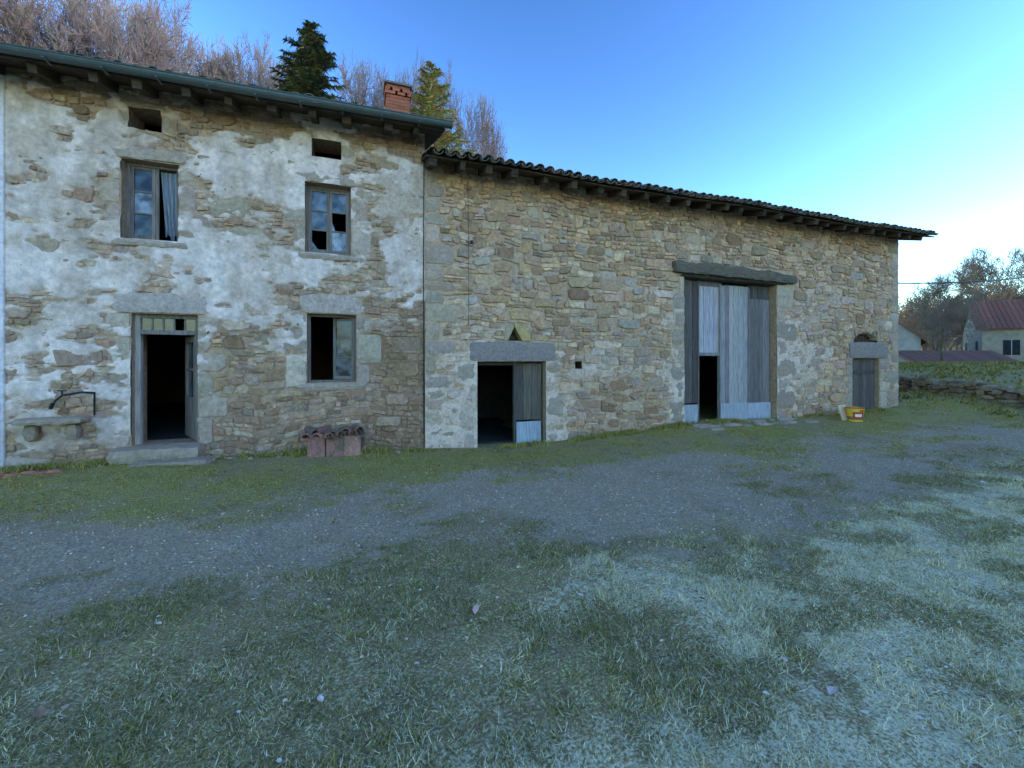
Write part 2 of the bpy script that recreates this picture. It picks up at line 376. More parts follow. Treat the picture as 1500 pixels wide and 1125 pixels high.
def col_h(x, z, c):
    m = ss(-.45, .3, c)[..., None]
    g = fbm(x*2.2, z*1.3, 101)[..., None]; st_ = fbm(x*6, z*.6, 111)[..., None]; f = fbm(x*13, z*13, 131, 3)[..., None]; h = fbm(x*5, z*5, 151, 3)[..., None]
    k = ss(.42, .64, g * .6 + h * .4); pl = PL * (1 - k) + PL2 * k
    pl = pl * (.78 + .42 * st_) * (.78 + .42 * f)
    out = MO * (.7 + .6 * f) * (1 - m) + pl * m
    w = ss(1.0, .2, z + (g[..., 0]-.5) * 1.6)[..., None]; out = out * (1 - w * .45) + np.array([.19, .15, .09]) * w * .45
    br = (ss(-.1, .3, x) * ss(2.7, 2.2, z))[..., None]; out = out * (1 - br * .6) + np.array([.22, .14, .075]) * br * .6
    lw = (x < -4.84)[..., None]; out = np.where(lw, np.array([.76, .75, .73]) * (.85 + .25 * g), out)
    e = (np.abs(x + 4.84) < .02)[..., None]; return np.where(e, out * .7, out)
def col_b(x, z, c):
    m = ss(-.2, .6, c)[..., None]; f = fbm(x*13, z*13, 141, 3)[..., None]
    mo = np.array([.50, .38, .24]); return mo * (.65 + .7 * f) * (1 - m) + np.array([.68, .575, .43]) * (.8 + .4 * f) * m
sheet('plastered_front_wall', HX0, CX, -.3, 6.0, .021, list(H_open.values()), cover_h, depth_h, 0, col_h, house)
sheet('front_wall', CX, BX1, -.4, 5.5, .028, list(B_open.values()), cover_b, depth_b, YB, col_b, barn)

PB = [(.51, .375, .225), (.45, .325, .19), (.56, .425, .26), (.44, .345, .24), (.48, .39, .27), (.36, .245, .15), (.58, .465, .31), (.47, .33, .18), (.40, .35, .28)]
PH = [(.42, .31, .19), (.36, .265, .165), (.45, .35, .225), (.35, .285, .21), (.31, .215, .135), (.47, .375, .27)]
def trim(r, ex):
    r = list(r)
    for e in ex:
        if r[0] < e[1] and r[1] > e[0] and r[2] < e[3] and r[3] > e[2]:
            cuts = [(e[1] - r[0], 0), (r[1] - e[0], 1), (e[3] - r[2], 2), (r[3] - e[2], 3)]
            k = min(cuts)[1]
            r[k] = [e[1], e[0], e[3], e[2]][k]
            if r[1] - r[0] < .045 or r[3] - r[2] < .03: return None
    return r
def stone(mb, r, yb, p, col, gap=.006, n1=0):
    x0, x1, z0, z1 = r; x0 += gap; x1 -= gap; z0 += gap; z1 -= gap; w, h = x1-x0, z1-z0
    if w < .03 or h < .02: return
    s = min(w, h); j = min(.022, s * .17)
    ks = [R.uniform(.08, .45) * s for _ in range(4)]
    sk = R.uniform(-.22, .22) * s
    pts = [(x0+ks[0], z0), (x1-ks[1], z0), (x1, z0+ks[1]*.8), (x1, z1-ks[2]*.8), (x1-ks[2], z1), (x0+ks[3], z1), (x0, z1-ks[3]*.8), (x0, z0+ks[0]*.8)]
    if w > .16: pts = pts[:1] + [((x0+x1)/2, z0)] + pts[1:5] + [((x0+x1)/2, z1)] + pts[5:]
    pts = [(x + R.uniform(-j, j)*.7 + sk * ((z - z0)/h - .5), z + R.uniform(-j, j) + n1 * (x - (x0+x1)/2)) for x, z in pts]
    cx = sum(q[0] for q in pts)/len(pts); cz = sum(q[1] for q in pts)/len(pts); n = len(pts)
    v = [(x, yb + .02, z) for x, z in pts] + [(x, yb - p * R.uniform(.55, .8), z) for x, z in pts]
    e = min(.014, s * .17)
    tx, tz = R.uniform(-.08, .08), R.uniform(-.12, .12)
    for x, z in pts:
        dx, dz = cx - x, cz - z; l = math.hypot(dx, dz) + 1e-6
        xx, zz = x + dx / l * e * 1.3, z + dz / l * e
        v.append((xx, yb - p + tx * (xx - cx) + tz * (zz - cz) + R.uniform(-.003, .003), zz))
    v.append((cx, yb - p - R.uniform(0, .005), cz))
    f = []
    for k in range(n):
        q = (k + 1) % n
        f += [(k, q, n+q, n+k), (n+k, n+q, 2*n+q, 2*n+k), (2*n+k, 2*n+q, 3*n)]
    mb.add(v, f, col)
def rubble(mb, x0, x1, z0, z1, ex, hr, pal, pr, yb, cov, smear, big, brown=None, gp=(.003, .010)):
    ex = list(ex)
    for _ in range(big):
        w, h = R.uniform(.18, .58), R.uniform(.13, .29); a, c = R.uniform(x0, x1-w), R.uniform(z0, z1-h)
        r = (a, a+w, c, c+h)
        if any(r[0] < e[1] and r[1] > e[0] and r[2] < e[3] and r[3] > e[2] for e in ex): continue
        ex.append(r); S(mb, r, yb, pr, pal, cov, smear, brown, 0, gp)
    z = z0
    while z < z1:
        h = R.uniform(*hr); x = x0 - R.random() * .1
        def und(xx): return .26 * (float(vn(xx * .55, z * .35, 7)) - .5) + .12 * (float(vn(xx * 1.9, z * .8, 8)) - .5)
        while x < x1:
            w = min(max(h * R.uniform(.7, 2.5), .07), .45); u = und(x + w/2); sl = (und(x + w) - und(x)) / w
            a, b = max(x, x0), min(x + w, x1); q = [a, b, z + u, min(z + h + u, z1)]
            parts = [q]
            t = R.random()
            if h > .11 and t < .42:
                mz = z + u + h * R.uniform(.35, .65); parts = [[a, b, z+u, mz], [a, b, mz, z+h+u]]
                if w > .2 and R.random() < .6:
                    mx = a + (b-a) * R.uniform(.35, .65); parts[1] = [a, mx, mz, z+h+u]; parts.append([mx, b, mz, z+h+u])
            for pq in parts:
                if b - a < .04: continue
                r = trim(pq, ex)
                if r: S(mb, r, yb, pr, pal, cov, smear, brown, sl, gp)
            x += w
        z += h
def S(mb, r, yb, pr, pal, cov, smear, brown, sl, gp):
    cx, cz = (r[0]+r[1])/2, (r[2]+r[3])/2
    c = vary(R.choice(pal), .28, .06); cv = float(cov(np.array(cx), np.array(cz)))
    k = smear * float(ss(-.9, .5, cv)) * R.uniform(.1, 1.0)
    c = tuple(c[i] * (1-k) + PL[i] * .85 * k for i in range(3))
    if brown:
        kb = brown(cx, cz); c = tuple(c[i] * (1-kb) + (.25, .16, .09)[i] * kb for i in range(3))
    stone(mb, r, yb, R.uniform(*pr), c, R.uniform(*gp), sl)
rb = MB()
rubble(rb, -4.83, CX - .01, -.2, 6.0, H_ex, (.065, .15), PH, (.008, .042), 0, cover_h, .5, 70,
       lambda x, z: .65 * float(ss(-.2, .3, x) * ss(2.7, 2.2, z)) * R.uniform(.4, 1) + .3 * float(ss(5.3, 5.7, z)) + .3 * float(ss(.7, .2, z)) * R.random())
rb.build('rubble_stones', m_stone, house)
rb = MB()
rubble(rb, CX + .01, BX1 - .01, -.3, 5.5, B_ex, (.085, .20), PB, (.012, .052), YB, cover_b, .75, 480,
       lambda x, z: .5 * float(ss(3.9, 4.6, x) * ss(7.0, 6.3, x) * ss(1.5, 1.1, z)) * R.uniform(.3, 1), (.004, .013))
rb.build('rubble_stones', m_stone, barn)
def reveals(ops, yb, name, parent, d=.5):
    mb = MB(); c = (.34, .27, .18)
    for (x0, x1, z0, z1) in ops:
        a, b = yb + .0, yb + d
        mb.add([(x0,a,z0),(x0,b,z0),(x0,b,z1),(x0,a,z1)], [(0,1,2,3)], c)
        mb.add([(x1,a,z0),(x1,b,z0),(x1,b,z1),(x1,a,z1)], [(0,3,2,1)], c)
        mb.add([(x0,a,z1),(x1,a,z1),(x1,b,z1),(x0,b,z1)], [(0,1,2,3)], c)
        mb.add([(x0,a,z0),(x1,a,z0),(x1,b,z0),(x0,b,z0)], [(0,3,2,1)], c)
    mb.build(name, m_stone, parent)
reveals(H_open.values(), 0, 'opening_reveals', house)
reveals([B_open[k] for k in ('d1', 'big', 'd3')], YB, 'opening_reveals', barn, .6)
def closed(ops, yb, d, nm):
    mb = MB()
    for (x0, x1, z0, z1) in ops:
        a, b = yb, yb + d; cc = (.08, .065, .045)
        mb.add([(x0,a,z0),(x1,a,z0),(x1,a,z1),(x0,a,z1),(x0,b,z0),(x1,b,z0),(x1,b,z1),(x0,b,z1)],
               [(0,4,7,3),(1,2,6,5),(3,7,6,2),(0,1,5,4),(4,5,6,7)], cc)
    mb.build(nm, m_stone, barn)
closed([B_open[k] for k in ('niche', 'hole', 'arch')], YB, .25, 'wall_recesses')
def shell(x0, x1, D, h, rise, parent, yb):
    mb = MB(); c = (.34, .27, .18); y0, y1 = yb + .03, D; ym = D / 2
    for x in (x0, x1): mb.add([(x,y0,-.4),(x,y1,-.4),(x,y1,h),(x,ym,h+rise),(x,y0,h)], [(0,1,2,3,4)], c)
    mb.add([(x0,y1,-.4),(x1,y1,-.4),(x1,y1,h),(x0,y1,h)], [(0,1,2,3)], c)
    mb.build('side_and_back_walls', m_stone, parent)
shell(HX0, CX - .02, 8, 6.0, 1.25, house, 0); shell(CX + .02, BX1, 8, 5.48, 1.25, barn, YB)
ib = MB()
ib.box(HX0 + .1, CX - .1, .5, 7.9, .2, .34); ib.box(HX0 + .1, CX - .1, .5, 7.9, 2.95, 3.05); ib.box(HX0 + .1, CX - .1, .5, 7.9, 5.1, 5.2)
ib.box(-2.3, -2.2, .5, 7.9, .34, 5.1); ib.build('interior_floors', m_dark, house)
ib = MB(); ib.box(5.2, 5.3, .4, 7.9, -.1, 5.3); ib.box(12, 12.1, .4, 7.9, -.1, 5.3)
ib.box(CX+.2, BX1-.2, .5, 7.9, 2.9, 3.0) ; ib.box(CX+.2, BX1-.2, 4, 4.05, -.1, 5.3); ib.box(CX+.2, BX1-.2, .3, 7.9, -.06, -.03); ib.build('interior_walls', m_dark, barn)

# ---------------------------------------------------------------- roofs
AL = math.radians(17); CA, SA = math.cos(AL), math.sin(AL)
def roof(parent, x0, x1, y0, z0, ym, pal, rx0, rx1, drop=0):
    def P(x, s, n):
        dz = -drop * max(0, (1.4 - x)) if drop else .02 * math.sin(x * .9) + .012 * math.sin(x * 2.3 + 1)
        return (x, y0 + s * CA - n * SA, z0 + s * SA + n * CA + dz)
    Ls = (ym - y0) / CA
    mb = MB()
    for i in range(9):
        a, b = i * .16, i * .16 + .15
        nxs = 8
        for q in range(nxs):
            xa, xb = x0 + (x1-x0)*q/nxs, x0 + (x1-x0)*(q+1)/nxs
            v = [P(xa, a, 0), P(xb, a, 0), P(xb, b, 0), P(xa, b, 0), P(xa, a, .025), P(xb, a, .025), P(xb, b, .025), P(xa, b, .025)]
            mb.add(v, [(0,3,2,1),(4,5,6,7),(0,1,5,4),(1,2,6,5),(2,3,7,6),(3,0,4,7)], vary((.10, .07, .05), .3))
    v = [P(x0, 0, .03), P(x1, 0, .03), P(x1, Ls, .03), P(x0, Ls, .03)]
    b2 = [(x1, 2*ym - y0, z0), (x0, 2*ym - y0, z0)]
    mb.add(v + b2, [(0,1,2,3), (3,2,4,5)], (.09, .07, .05))
    x = rx0
    while x < rx1:
        w = R.uniform(.09, .14); l = R.uniform(-.05, .06)
        a = Vector(P(x, .03 - l, -.065)); b = Vector(P(x + R.uniform(-.03, .03), 1.6, -.065)); mb.beam(a, b, w, .13, vary((.085, .06, .042), .3))
        x += R.uniform(.45, .7)
    mb.build('eave_timbers', m_woodh, parent)
    tl = MB(); sp = .205; n = int((x1 - x0) / sp); rows = int(Ls / .36)
    def tile(cx, s0, s1, base, r0, r1, up, c, yaw):
        K = 6; v = []; f = []; th = .014
        for (s, r) in ((s0, r0), (s1, r1)):
            for q in (0, 1):
                rr = r - q * th
                for k in range(K + 1):
                    t = math.pi * k / K; v.append(P(cx + math.cos(t) * rr + yaw * (s - s0), s, base + (math.sin(t) * rr * .8 if up else (r0 - math.sin(t) * rr * .8)) + (.02 if s == s0 and up else 0)))
        W = K + 1
        for k in range(K):
            f += [(k, k+1, 2*W+k+1, 2*W+k), (W+k, 3*W+k, 3*W+k+1, W+k+1), (k, W+k, W+k+1, k+1), (2*W+k, 2*W+k+1, 3*W+k+1, 3*W+k)]
        tl.add(v, f, c)
    for i in range(n):
        cx = x0 + sp * (i + .5)
        for r in range(rows):
            s0 = r * .36 - .06 + R.uniform(-.045, .045) - (0.02 if r == 0 else 0); c = vary(R.choice(pal), .25)
            tile(cx + R.uniform(-.012, .012), s0, s0 + .44, .075 + R.uniform(-.008, .012), .088, .072, True, c, R.uniform(-.06, .06))
            if r < 2: tile(cx + sp/2, s0 - .03, s0 + .42, .03, .09, .085, False, vary(R.choice(pal), .25), R.uniform(-.03, .03))
    tl.build('canal_tiles', m_tile, parent)
TP = [(.19, .12, .085), (.15, .105, .08), (.23, .145, .10), (.14, .125, .10), (.20, .165, .13)]
roof(barn, 1.06, 15.78, -.66, 5.27, 4.0, TP, 1.2, 15.7)
DR = .016
roof(house, HX0 - .3, 1.42, -.60, 5.83, 4.0, TP, HX0, 1.4, DR)
gt = MB(); K = 8; GX0, GX1 = HX0 - .3, 1.52
v = []; f = []
nseg = 12
def gz(x): return 5.90 - DR * max(0, 1.4 - x) + .006 * math.sin(x)
for i in range(nseg + 1):
    x = GX0 + (GX1 - GX0) * i / nseg
    for q, rr in ((0, .082), (1, .074)):
        for k in range(K + 1):
            t = math.pi + math.pi * k / K; v.append((x, -.70 + math.cos(t) * rr, gz(x) + math.sin(t) * rr))
W = K + 1
for i in range(nseg):
    o = i * 2 * W
    for k in range(K): f += [(o+k, o+k+1, o+2*W+k+1, o+2*W+k), (o+W+k, o+3*W+k, o+3*W+k+1, o+W+k+1)]
    f += [(o, o+2*W, o+3*W, o+W), (o+K, o+W+K, o+3*W+K, o+2*W+K)]
gt.add(v, f); gt.add([(GX1, -.70, gz(GX1))] + [(GX1, -.70 + math.cos(math.pi + math.pi*k/K) * .082, gz(GX1) + math.sin(math.pi + math.pi*k/K) * .082) for k in range(K+1)], [tuple(range(K+2))])
gt.tube([(GX0, -.785, gz(GX0)), (-3, -.785, gz(-3)), (GX1, -.785, gz(GX1))], .011, 6)
x = GX0 + .3
while x < GX1: gt.box(x, x+.03, -.785, -.60, gz(x) - .10, gz(x) - .085); x += .62
gt.tube([(-4.93, -.09, -.1), (-4.93, -.09, 1.05)], .035, 8)
gt.build('gutter', m_zinc, house)
ch = MB(); cx0, cx1, cy0, cy1 = .52, 1.04, 1.8, 2.3
for r in range(19):
    z = 6.55 + r * .075; off = .11 if r % 2 else 0
    out = .03 if r in (16, 17) else 0
    ch.box(cx0+.01, cx1-.01, cy0+.01, cy1-.01, z, z + .075, (.25, .22, .2))
    x = cx0 - off
    while x < cx1:
        a, b = max(x, cx0) - out, min(x + .21, cx1) + out
        if b - a > .03:
            ch.box(a, b, cy0 - out, cy0 + .05, z, z+.064, vary((.42, .12, .06), .2)); ch.box(a, b, cy1 - .05, cy1 + out, z, z+.064, vary((.42, .12, .06), .2))
        x += .22
    for xx in (cx0 - out, cx1 - .05 + out): ch.box(xx - .002, xx + .052, cy0 + .055, cy1 - .055, z, z+.064, vary((.42, .12, .06), .2))
ch.box(cx0 - .05, cx1 + .05, cy0 - .05, cy1 + .05, 7.975, 8.02, (.2, .17, .15))
ch.build('brick_chimney', m_brick, house)

# ---------------------------------------------------------------- joinery
GREYW = (.20, .17, .14)
def casement(fb, gb, x0, x1, z0, z1, y, panes, miss=(), cols=None, dy=0):
    t = .045
    def pt(u): return x0 + (x1 - x0) * u, y + dy * u
    def bar(u0, u1, a, b, w=.035):
        (xa, ya), (xb, yb_) = pt(u0), pt(u1)
        fb.add([(xa,ya,a),(xb,yb_,a),(xb,yb_+w,a),(xa,ya+w,a),(xa,ya,b),(xb,yb_,b),(xb,yb_+w,b),(xa,ya+w,b)],
               [(0,3,2,1),(4,5,6,7),(0,1,5,4),(1,2,6,5),(2,3,7,6),(3,0,4,7)], vary(GREYW, .2))
    uw = t / abs(x1 - x0)
    bar(0, uw, z0, z1); bar(1 - uw, 1, z0, z1); bar(uw, 1 - uw, z0 + .0, z0 + t * 1.4); bar(uw, 1 - uw, z1 - t, z1)
    h = (z1 - z0 - t * 2.4) / panes
    for k in range(panes):
        a = z0 + t * 1.4 + h * k; b = a + h
        if k: bar(uw, 1 - uw, a - .012, a + .012, .028)
        if k in miss: continue
        (xa, ya), (xb, yb_) = pt(uw), pt(1 - uw); c = cols[k] if cols else (.10, .14, .2)
        j = R.uniform(-.008, .008)
        gb.add([(xa, ya+.018+j, a), (xb, yb_+.018-j, a), (xb, yb_+.018, b), (xa, ya+.018, b)], [(0,1,2,3)], c)
fb, gb = MB(), MB()
def frame(x0, x1, z0, z1, y, w=.045):
    fb.box(x0, x0+w, y, y+.08, z0, z1, GREYW); fb.box(x1-w, x1, y, y+.08, z0, z1, GREYW)
    fb.box(x0+w, x1-w, y, y+.08, z1-w, z1, GREYW); fb.box(x0+w, x1-w, y, y+.08, z0, z0+w, GREYW)
Y1 = .14
B1, B2, B3 = (.10, .11, .125), (.045, .052, .065), (.20, .205, .22)
x0, x1, z0, z1 = H_open['w1']; frame(x0, x1, z0, z1, Y1); xm = (x0+x1)/2
casement(fb, gb, x0+.045, xm, z0+.045, z1-.045, Y1+.02, 3, (), [B2, B3, B2])
fb.box(x1-.085, x1-.045, Y1+.02, Y1+.055, z0+.045, z1-.045, GREYW); fb.box(xm+.004, xm+.045, Y1+.02, Y1+.055, z0+.045, z1-.045, GREYW)
x0, x1, z0, z1 = H_open['w2']; frame(x0, x1, z0, z1, Y1); xm = (x0+x1)/2
casement(fb, gb, x0+.045, xm, z0+.045, z1-.045, Y1+.02, 3, (0,), [B2, B1, B1]); casement(fb, gb, xm+.004, x1-.045, z0+.045, z1-.045, Y1+.02, 3, (1,), [B3, B1, B1])
gb.add([(xm+.05, Y1+.04, 3.98), (xm+.05, Y1+.04, 4.2), (xm+.12, Y1+.04, 3.98)], [(0,1,2)], B3)
gb.add([(x0+.09, Y1+.045, 3.67), (x0+.09, Y1+.045, 3.82), (x0+.2, Y1+.045, 3.67)], [(0,1,2)], B1)
x0, x1, z0, z1 = H_open['w3']; frame(x0, x1, z0, z1, Y1, .04); xm = (x0+x1)/2
casement(fb, gb, x1-.04, xm, z0+.045, z1-.045, Y1+.02, 3, (), [B1, B1, B2], dy=.14)
cu = MB(); x0, x1, z0, z1 = H_open['w1']; n = 26; v = []; f = []; xm = (x0+x1)/2
for i in range(n + 1):
    for k in range(15):
        u = i / n; w = k / 14
        xl_ = xm + .05 + .06 * (1 - w) ** 1.3; xr_ = x1 - .08 - .03 * math.sin(w * 3.0) * (1 - w)
        xx = xl_ + (xr_ - xl_) * u
        v.append((xx, Y1 + .095 + .024 * math.sin(u * 23 + w * 4) * (1.2 - .6*w) + .008 * math.sin(u * 51), z0 + .07 + (z1 - z0 - .13) * w + (.05 * math.sin(u * 9) + .05 if k == 0 else 0)))
for i in range(n):
    for k in range(14):
        if (i, k) in ((7, 5), (8, 5), (8, 6), (15, 2), (16, 2), (16, 3)): continue
        f.append((i*15+k, (i+1)*15+k, (i+1)*15+k+1, i*15+k+1))
cu.add(v, f, (.24, .25, .27)); cu.build('torn_curtain', m_paint, house, True)
x0, x1, z0, z1 = H_open['door']
fb.box(x0, x0+.07, .10, .19, z0, z1, (.42, .37, .31)); fb.box(x1-.07, x1, .10, .19, z0, z1, (.20, .17, .14)); fb.box(x0+.07, x1-.07, .10, .19, z1-.06, z1, GREYW)
fb.box(x0+.07, x1-.07, .09, .19, 2.09, 2.16, (.22, .19, .16))
for k in range(5):
    a = x0 + .07 + (x1 - x0 - .14) * k / 5; b = x0 + .07 + (x1 - x0 - .14) * (k+1) / 5
    if k: fb.box(a-.012, a+.012, .12, .15, 2.162, z1-.062, GREYW)
    if k == 3: continue
    gb.add([(a+.01, .135, 2.16), (b-.01, .150, 2.16), (b-.01, .150, z1-.06), (a+.01, .135, z1-.06)], [(0,1,2,3)], (.03, .035, .04))
hx, hy = x1 - .075, .20; ang = math.radians(118)
dx, dy = math.cos(ang), math.sin(ang)
def leafbox(s0, s1, a, b, th, c):
    p = [(hx + dx*s0, hy + dy*s0), (hx + dx*s1, hy + dy*s1)]; nxv, nyv = -dy * th, dx * th
    q = p + [(p[1][0]+nxv, p[1][1]+nyv), (p[0][0]+nxv, p[0][1]+nyv)]
    fb.add([(a_, b_, a) for a_, b_ in q] + [(a_, b_, b) for a_, b_ in q], [(0,3,2,1),(4,5,6,7),(0,1,5,4),(1,2,6,5),(2,3,7,6),(3,0,4,7)], c)
DL = (.22, .19, .16)
leafbox(0, .72, .36, 1.05, .035, DL); leafbox(0, .09, 1.05, 2.08, .035, DL); leafbox(.63, .72, 1.05, 2.08, .035, DL)
leafbox(.09, .63, 1.98, 2.08, .035, DL); leafbox(.09, .63, 1.5, 1.54, .03, DL)
p = [(hx+dx*.09, hy+dy*.09), (hx+dx*.63, hy+dy*.63)]
gb.add([(p[0][0], p[0][1], 1.05), (p[1][0], p[1][1], 1.05), (p[1][0], p[1][1], 1.98), (p[0][0], p[0][1], 1.98)], [(0,1,2,3)], (.10, .11, .115))
fb.build('window_and_door_frames', m_wood, house); gb.build('window_panes', m_glass, house)
def planks(mb, x0, x1, z0, z1, y, w, c, th=.03, dyu=0, var=.3, jag=.02):
    x = x0
    while x < x1 - .01:
        ww = min(w * R.uniform(.8, 1.25), x1 - x)
        if x1 - x - ww < w * .4: ww = x1 - x
        ya, yb_ = y + dyu * (x - x0), y + dyu * (x + ww - x0); q = R.uniform(-.004, .004); g = .004
        a, b = z0 + R.uniform(0, jag), z1 - R.uniform(0, jag)
        mb.add([(x+g,ya+q,a),(x+ww-g,yb_+q,a),(x+ww-g,yb_+th,a),(x+g,ya+th,a),(x+g,ya+q,b),(x+ww-g,yb_+q,b),(x+ww-g,yb_+th,b),(x+g,ya+th,b)],
               [(0,3,2,1),(4,5,6,7),(0,1,5,4),(1,2,6,5),(2,3,7,6),(3,0,4,7)], vary(c, var))
        x += ww
db = MB(); YD = .12
LG = (.34, .315, .29); BL = (.37, .40, .43)
planks(db, 7.27, 7.80, .62, 3.66, YD, .13, (.11, .095, .08)); planks(db, 7.27, 7.80, .15, .60, YD - .02, .55, BL, var=.08, jag=.03)
planks(db, 7.84, 8.52, 1.86, 3.55, YD + .03, .15, (.42, .41, .40), var=.16)
planks(db, 8.54, 9.46, .55, 3.60, YD, .14, LG, var=.3); planks(db, 9.47, 10.22, .55, 3.30, YD + .01, .17, (.23, .20, .175), var=.28)
planks(db, 9.47, 10.22, 3.2, 3.66, YD + .045, .2, (.10, .09, .08))
planks(db, 8.52, 10.23, .14, .60, YD - .025, .86, BL, var=.1, jag=.02)
planks(db, 7.84, 8.54, 3.52, 3.66, YD + .02, .7, (.20, .18, .16))
db.box(7.80, 7.84, YD - .02, YD + .07, .2, 3.68, (.15, .13, .11)); db.box(8.50, 8.545, YD - .02, YD + .07, .2, 3.62, (.26, .25, .23))
db.box(7.84, 8.5, YD - .01, YD + .07, 1.80, 1.88, (.24, .23, .21))
db.box(9.44, 9.475, YD - .03, YD - .001, .6, 3.55, (.22, .2, .18))
planks(db, 3.02, 3.60, .42, 1.62, YD, .15, (.13, .11, .085), dyu=-.06); planks(db, 3.03, 3.59, -.05, .40, YD - .045, .6, (.37, .41, .45), var=.06, jag=.01)
db.box(2.98, 3.03, YD - .01, YD + .06, -.08, 1.64, (.09, .08, .07)); db.box(2.16, 3.63, YD + .0, YD + .09, 1.58, 1.65, (.07, .06, .05))
planks(db, 13.22, 14.35, .15, 1.74, YD - .06, .19, (.13, .11, .09)); db.box(13.3, 14.3, YD - .085, YD - .064, 1.3, 1.4, (.09, .08, .07))
db.build('plank_doors', m_wood, barn)
cb = MB(); cb.tube([(1.95, YB-.05, 5.2), (1.96, YB-.07, 4.2), (1.97, YB-.06, 3.2), (1.965, YB-.06, 2.45)], .005, 5)
cb.tube([(CX-.02, -.06, 5.6), (CX-.03, -.06, 3), (CX-.02, -.06, .3)], .010, 5)
cb.box(2.0, 2.06, YB-.08, YB-.03, 3.97, 4.03); cb.tube([(-2.36, -.02, 2.15), (-2.36, -.1, 2.12)], .012, 5); cb.tube([(-1.05, -.02, 2.3), (-1.05, -.1, 2.3)], .014, 5)
cb.build('wall_cables', m_iron, barn)

# ---------------------------------------------------------------- tap, stone shelf, tile stack, bucket
tp = MB()
tp.tube([(-3.82, .02, 1.17), (-3.82, -.16, 1.19), (-3.9, -.19, 1.20), (-4.12, -.2, 1.16), (-4.2, -.2, 1.08), (-4.24, -.2, .98)], .016, 8)
tp.tube([(-4.12, -.2, 1.15), (-4.12, -.2, 1.23)], .012, 8); tp.tube([(-4.17, -.2, 1.23), (-4.07, -.2, 1.23)], .009, 8)
tp.tube([(-3.82, -.05, 1.17), (-3.82, -.05, .84)], .012, 8); tp.tube([(-4.22, -.2, 1.05), (-4.25, -.2, .97)], .024, 8)
tp.build('water_tap', m_iron, None, True)
sb = MB(); sb.block(-4.68, -3.86, -.30, -.01, .74, .84, (.36, .31, .23), .012); sb.block(-4.58, -4.42, -.2, -.01, .5, .735, (.30, .26, .19), .012); sb.block(-4.12, -3.96, -.2, -.01, .5, .735, (.30, .26, .19), .012)
sb.build('stone_sink_shelf', m_gran)
ts = MB(); z = float(gh(-.4, -.3)) - .02
def ctile(c0, ax, L_, r, up, c, th=.013):
    K = 7; v = []; f = []; c0 = Vector(c0); ax = Vector(ax).normalized(); sd = Vector((0, 0, 1)).cross(ax).normalized(); n_ = ax.cross(sd)
    for s, rr0 in ((0, r), (L_, r * .85)):
        for q in (0, 1):
            for k in range(K + 1):
                t = math.pi * k / K; rr = rr0 - q * th; v.append(c0 + ax * s + sd * math.cos(t) * rr + n_ * math.sin(t) * rr * (1 if up else -1))
    W = K + 1
    for k in range(K): f += [(k, k+1, 2*W+k+1, 2*W+k), (W+k, 3*W+k, 3*W+k+1, W+k+1), (k, W+k, W+k+1, k+1), (2*W+k, 2*W+k+1, 3*W+k+1, 3*W+k)]
    f += [(0, 2*W, 3*W, W), (K, W+K, 3*W+K, 2*W+K)]
    ts.add(v, f, c)
TR = [(.36, .165, .12), (.31, .135, .10), (.42, .20, .15), (.26, .145, .115)]
for k in range(3):
    x = -.86
    while x < -.02:
        w = .27; nn = 10; v = []; f = []; yo = -.44 + k * .09; c = vary(TR[k % 3], .15); hh = .36 + R.uniform(-.02, .02)
        for i in range(nn + 1):
            u = i / nn; rib = .012 * abs(math.sin(u * math.pi * 3))
            for (zz, ly) in ((0, 0), (hh, .05)):
                for t in (0, .016): v.append((x + u * w, yo - rib + t + ly, z + zz))
        for i in range(nn):
            o = i * 4; f += [(o, o+4, o+6, o+2), (o+1, o+3, o+7, o+5), (o+2, o+6, o+7, o+3), (o, o+1, o+5, o+4)]
        f += [(0, 2, 3, 1), (nn*4, nn*4+1, nn*4+3, nn*4+2)]
        ts.add(v, f, c); x += w + R.uniform(.005, .02)
for i in range(22):
    ctile((R.uniform(-.88, .0), -.47 + R.uniform(-.04, .12), z + .345 + (i % 4) * .024 + R.uniform(0, .02)), (R.uniform(-.7, .7), 1, R.uniform(-.08, .12)), R.uniform(.25, .42), .08, R.random() < .65, vary(R.choice(TR), .25))
ts.box(-.90, .04, -.12, -.02, z, z + .36, (.2, .1, .08))
ts.build('roof_tile_stack', m_tile)
bk = MB(); bx, by = 11.85, -.95; bz = float(gh(bx, by))
n = 20
def ring(r, z): return [(bx + math.cos(2*math.pi*k/n)*r, by + math.sin(2*math.pi*k/n)*r, bz + z) for k in range(n)]
YL, RD = (.80, .50, .04), (.60, .07, .035)
prof = [(.15, 0, YL), (.158, .05, YL), (.162, .10, YL), (.168, .15, YL), (.173, .20, YL), (.178, .26, YL), (.185, .33, YL), (.196, .335, RD), (.196, .36, RD), (.182, .36, (.5, .3, .05)), (.16, .05, (.2, .15, .08))]
for i, (r, z_, c) in enumerate(prof): bk.add(ring(r, z_), [], c)
for i in range(len(prof) - 1):
    for k in range(n): bk.f.append((i*n+k, i*n+(k+1)%n, (i+1)*n+(k+1)%n, (i+1)*n+k))
bk.f.append(tuple(range(n))); bk.f.append(tuple(range((len(prof)-1)*n, len(prof)*n)))
for (a0, z0_, z1_, na, cc) in ((-165, .08, .25, 7, (.55, .05, .03)), (-150, .13, .20, 4, (.85, .75, .6)), (-120, .26, .30, 3, (.5, .06, .03))):
    v = []; f = []; po = .004 if cc[1] > .5 else 0
    for i in range(na + 1):
        a = math.radians(a0 + i * 12)
        for zz in (z0_, z1_): rr = .154 + zz * .094 + .003 + po; v.append((bx + math.cos(a)*rr, by + math.sin(a)*rr, bz + zz))
    for i in range(na): f.append((2*i, 2*i+2, 2*i+3, 2*i+1))
    bk.add(v, f, cc)
